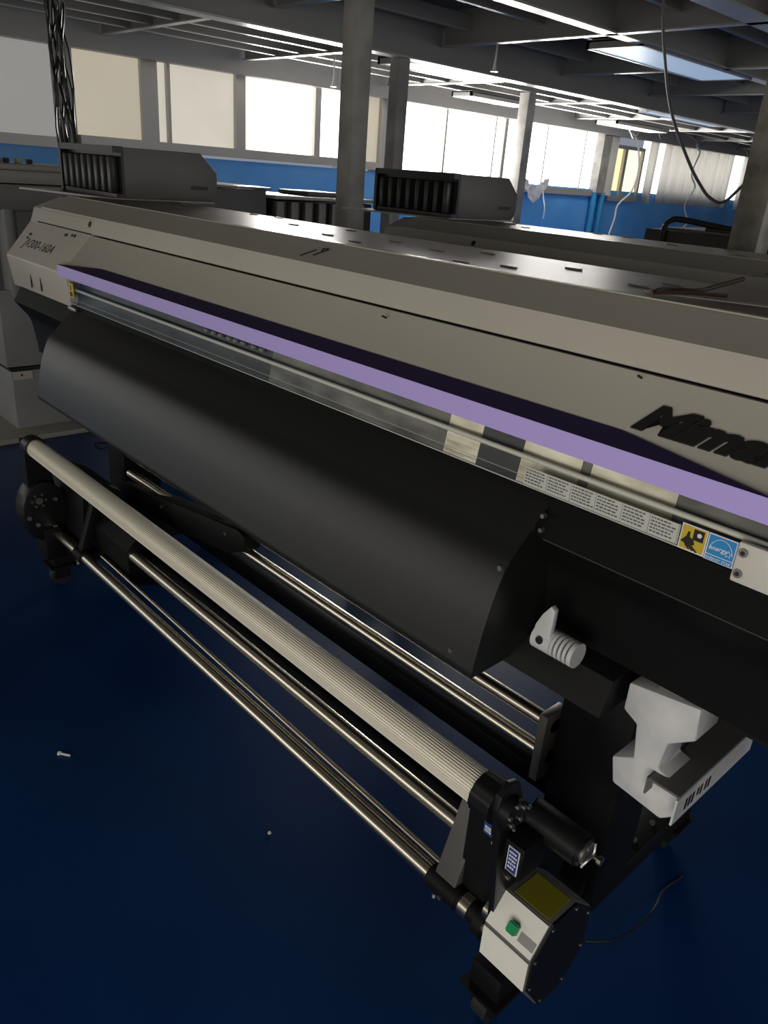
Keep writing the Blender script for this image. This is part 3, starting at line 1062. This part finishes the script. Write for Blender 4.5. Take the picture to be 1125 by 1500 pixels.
g.bm.free()
g.bm = gb
GBT = g.build('power_button', GREEN, CB)
MB().quad([(-.488, .852, .3872), (-.418, .852, .3872), (-.418, .914, .3856), (-.488, .914, .3856)], .001).build('olive_sticker', OLIVE, CB)
# left gear housing
gh = []
for i in range(20):
    a = 2 * PI * i / 20
    gh.append((.815 + .074 * math.cos(a), .360 + .108 * math.sin(a)))
LH = MB().prism(gh, -2.545, -2.47, bev=.006).build('gear_housing', BLACKP, tu)
MB().prism([(.775, .44), (.862, .44), (.834, .61), (.776, .61)], -2.53, -2.49).build('housing_neck', BLACKM, LH)
MB().box(-2.56, -2.46, .80, .87, .18, .30, .006).build('housing_base', BLACKM, LH)
hb = Each()
hb.cyl((-2.47, .797, .405), (-2.464, .797, .405), .012, 14)
for i in range(6):
    a = i * PI / 3
    hb.cyl((-2.47, .797 + .022 * math.cos(a), .405 + .022 * math.sin(a)), (-2.466, .797 + .022 * math.cos(a), .405 + .022 * math.sin(a)), .004, 8)
for y, z in ((.850, .40), (.760, .35), (.785, .32), (.84, .30)):
    hb.cyl((-2.47, y, z), (-2.464, y, z), .0075, 10)
hb.build('housing_bolt', STEEL, LH)
tag(MB().tube([(-.405, .98, .24), (-.39, 1.06, .19), (-.40, 1.20, .10), (-.42, 1.34, .03), (-.44, 1.43, .004), (-.43, 1.50, .003)], .0025).build('power_cord', BLACKP),
    'thin black power cord from the control box across the blue floor', 'cord')

# ================================================================== third machine at the far right
m3 = thing('dark_printer', 'low dark machine behind the stained column with a black hose on top', 'printer', (-.9, 4.1, 0))
b3 = MB()
b3.box(-2.17, 0.6, 3.80, 4.35, .85, 1.325, .006)
b3.build('machine_body', mat('dark_brown_paint', (.035, .031, .028), .5), m3)
MB().box(-2.10, .6, 3.84, 4.33, 1.325, 1.338, .003).build('machine_top', mat('dark_top_paint', (.10, .09, .08), .35), m3)
MB().box(-1.95, -1.85, 3.95, 4.2, 0, .86).build('machine_leg', BLACKM, m3)
MB().box(.25, .35, 3.95, 4.2, 0, .86).build('machine_leg', BLACKM, m3)
MB().tube([(-2.06, 3.79, 1.22), (-2.062, 3.79, 1.335), (-2.035, 3.80, 1.375), (-1.977, 3.82, 1.378), (-1.83, 3.85, 1.362), (-1.70, 3.87, 1.352), (-1.5, 3.9, 1.35)], .014, 10).build('hose', RUBBER, m3)
MB().box(-1.88, -1.60, 3.85, 3.93, 1.338, 1.352, .003).build('top_rail', BLACKP, m3)

# ================================================================== grey machines along the left wall
lm = thing('cabinet_machine', 'grey cabinet machine with beige slab top and white stand at the left edge', 'machine', (-4.7, 1.3, 0))
MB().box(-5.0, -4.40, .55, 1.90, 1.175, 1.30, .006).build('machine_head', mat('grey_head_paint', (.16, .155, .145), .45), lm)
MB().box(-5.05, -4.38, .50, 1.91, 1.305, 1.365, .004).build('slab_top', mat('slab_paint', (.28, .265, .235), .4), lm)
MB().box(-5.0, -4.41, .55, 1.90, 1.365, 1.395, .004).build('upper_slab', mat('slab_paint', (.28, .265, .235), .4), lm)
MB().box(-4.98, -4.44, .6, 1.88, .74, 1.175, .01).build('machine_body', GREYM, lm)
MB().cyl((-4.44, 1.43, .74), (-4.44, 1.43, 1.18), .045, 20).build('round_post', LGREY, lm)
LGC = MB().box(-4.92, -4.40, 1.335, 1.80, .37, .78, .006).build('stand_cabinet', LGREY, lm)
MB().box(-4.92, -4.385, 1.35, 1.78, .015, .355, .006).build('stand_base', LGREY, lm)
MB().box(-4.91, -4.378, 1.345, 1.70, .352, .368).build('cabinet_gap', INK, LGC)
cl = MB()
cl.box(-4.40, -4.375, 1.36, 1.46, .305, .35)
cl.build('cabinet_clip', BEIGE, LGC)
MB().cyl((-4.376, 1.40, .33), (-4.372, 1.40, .33), .006, 8).build('clip_screw', INK, LGC)
MB().box(-4.9, -4.22, 1.05, 2.1, 0, .028, .004).build('plinth', mat('beige_plinth', (.30, .28, .24), .5), lm)
# scraps on the slab
for i, (y, s) in enumerate(((1.45, .03), (1.50, .022), (1.56, .03), (1.62, .02))):
    tag(MB().box(-4.6, -4.55, y, y + s, 1.396, 1.396 + .012 + s * .5, .003).build('debris_scrap', [TWIG, INK, PAPERW, INK][i], None, (-4.57, y, 1.396)),
        ['brown scrap at the left end of the slab top', 'small black scrap beside the brown one on the slab', 'pale paper scrap in the middle of the slab top', 'small black scrap nearest the ink station on the slab'][i], 'scrap', 'scraps on the slab top')

gm = thing('grey_machine', 'long dark grey machine along the left wall below the blue wall paint', 'machine', (-4.8, 2.8, 0))
MB().box(-5.1, -4.40, 2.30, 3.02, .80, 1.335, .008).build('machine_body', GREYM, gm)
MB().box(-5.1, -4.39, 2.28, 3.05, 1.336, 1.350, .003).build('machine_top', mat('machine_top_paint', (.22, .21, .20), .3), gm)
MB().box(-5.0, -4.5, 2.4, 2.95, 0, .80).build('machine_stand', BLACKM, gm)
im = thing('ink_rack', 'beige rack with dark upright slots beside the chipped steel column', 'rack', (-4.7, 3.5, 0))
rk = MB()
rk.box(-4.95, -4.44, 3.09, 3.95, .55, 1.275, .005)
rk.build('rack_body', INK, im)
MB().box(-4.97, -4.37, 3.06, 3.98, 1.285, 1.305, .003).build('rack_top', mat('rack_top_paint', (.36, .34, .31), .3), im)
for k in range(7):
    y = 3.10 + k * .115
    MB().box(-4.45, -4.40, y, y + .06, .60, 1.27, .004).build('rack_divider', mat('rack_paint', (.25, .235, .20), .45), im)
MB().box(-4.9, -4.45, 3.1, 3.9, 0, .55).build('rack_stand', BLACKM, im)
tag(MB().box(-4.85, -4.5, 3.42, 3.75, 1.306, 1.335, .01).build('cover_sheet', GREYM, None, (-4.7, 3.6, 1.306)), 'dark folded cover lying on the beige ink rack', 'cover')

# cable bundle hanging down to the ink station
cbm = MB()
for k in range(12):
    x0 = -4.8
    y0 = 1.885 + .085 * (k / 11)
    pts = []
    for j in range(9):
        z = 2.95 - j * (2.95 - 1.40) / 8
        sp = 1.0 + 0.5 * max(0, 1.95 - z)
        pts.append((x0 + .03 * math.sin(k * 2.1 + j * 1.7), 1.93 + (y0 - 1.93) * sp + .018 * math.sin(k * 1.3 + j * 2.3) + max(0, 1.9 - z) * .05, z))
    cbm.tube(pts, .0055, 6, 3)
o = cbm.build('cable_bundle', BLACKP)
tag(o, 'tangled bundle of black cables hanging down behind the front ink station', 'cable')
tag(steel_column(-5.0, 2.0, .07, 2.40, COLUMN), 'thin grey post behind the black cable bundle', 'column')

# ================================================================== small loose things
tp = 1.3445
tag(MB().prism([(-.63, 1.135), (-.62, 1.12), (-.44, 1.185), (-.445, 1.205), (-.53, 1.19)], tp - .001, tp + .001, axis='z').build('paper_strip', PAPERW), 'torn pale paper strip lying on the front printer top', 'paper')
tag(MB().tube([(-.585, 1.075, tp + .004), (-.60, 1.14, tp + .005), (-.57, 1.19, tp + .006), (-.575, 1.25, tp + .008), (-.565, 1.33, tp + .02)], .0035, 6).build('wire_tie', TWIG), 'thin brown wire bent across the paper strip', 'wire')
tag(MB().tube([(-.59, 1.09, tp + .004), (-.55, 1.12, tp + .008), (-.52, 1.18, tp + .006)], .003, 6).build('wire_tie', TWIG), 'short brown wire end beside the printer lid', 'wire')
sc = MB()
sc.tube([(-1.715, .530, .004), (-1.69, .548, .004)], .003, 6, 0)
sc.cyl((-1.718, .528, .004), (-1.713, .531, .004), .006, 8)
tag(sc.build('screw', CORDW), 'small bright screw lying alone on the blue floor', 'screw')
tag(MB().box(-1.150, -1.144, .809, .815, 0, .005).build('crumb', CORDW), 'tiny white crumb on the floor in front of the chrome bar', 'crumb')
for i, (x, y) in enumerate(((-4.0, 1.62), (-3.95, 1.74))):
    tag(MB().tube([(x, y, .006), (x + .04, y + .02, .02), (x + .05, y + .06, .008), (x + .10, y + .07, .006)], .006, 6).build('cable_offcut', BLACKP),
        ['black cable offcut on the floor beside the beige plinth', 'black cable offcut on the floor under the media guide edge'][i], 'offcut', 'offcuts on the floor')

# bookkeeping keys are not needed in the finished scene
for o in S.objects:
    if '_o' in o.keys():
        del o['_o']
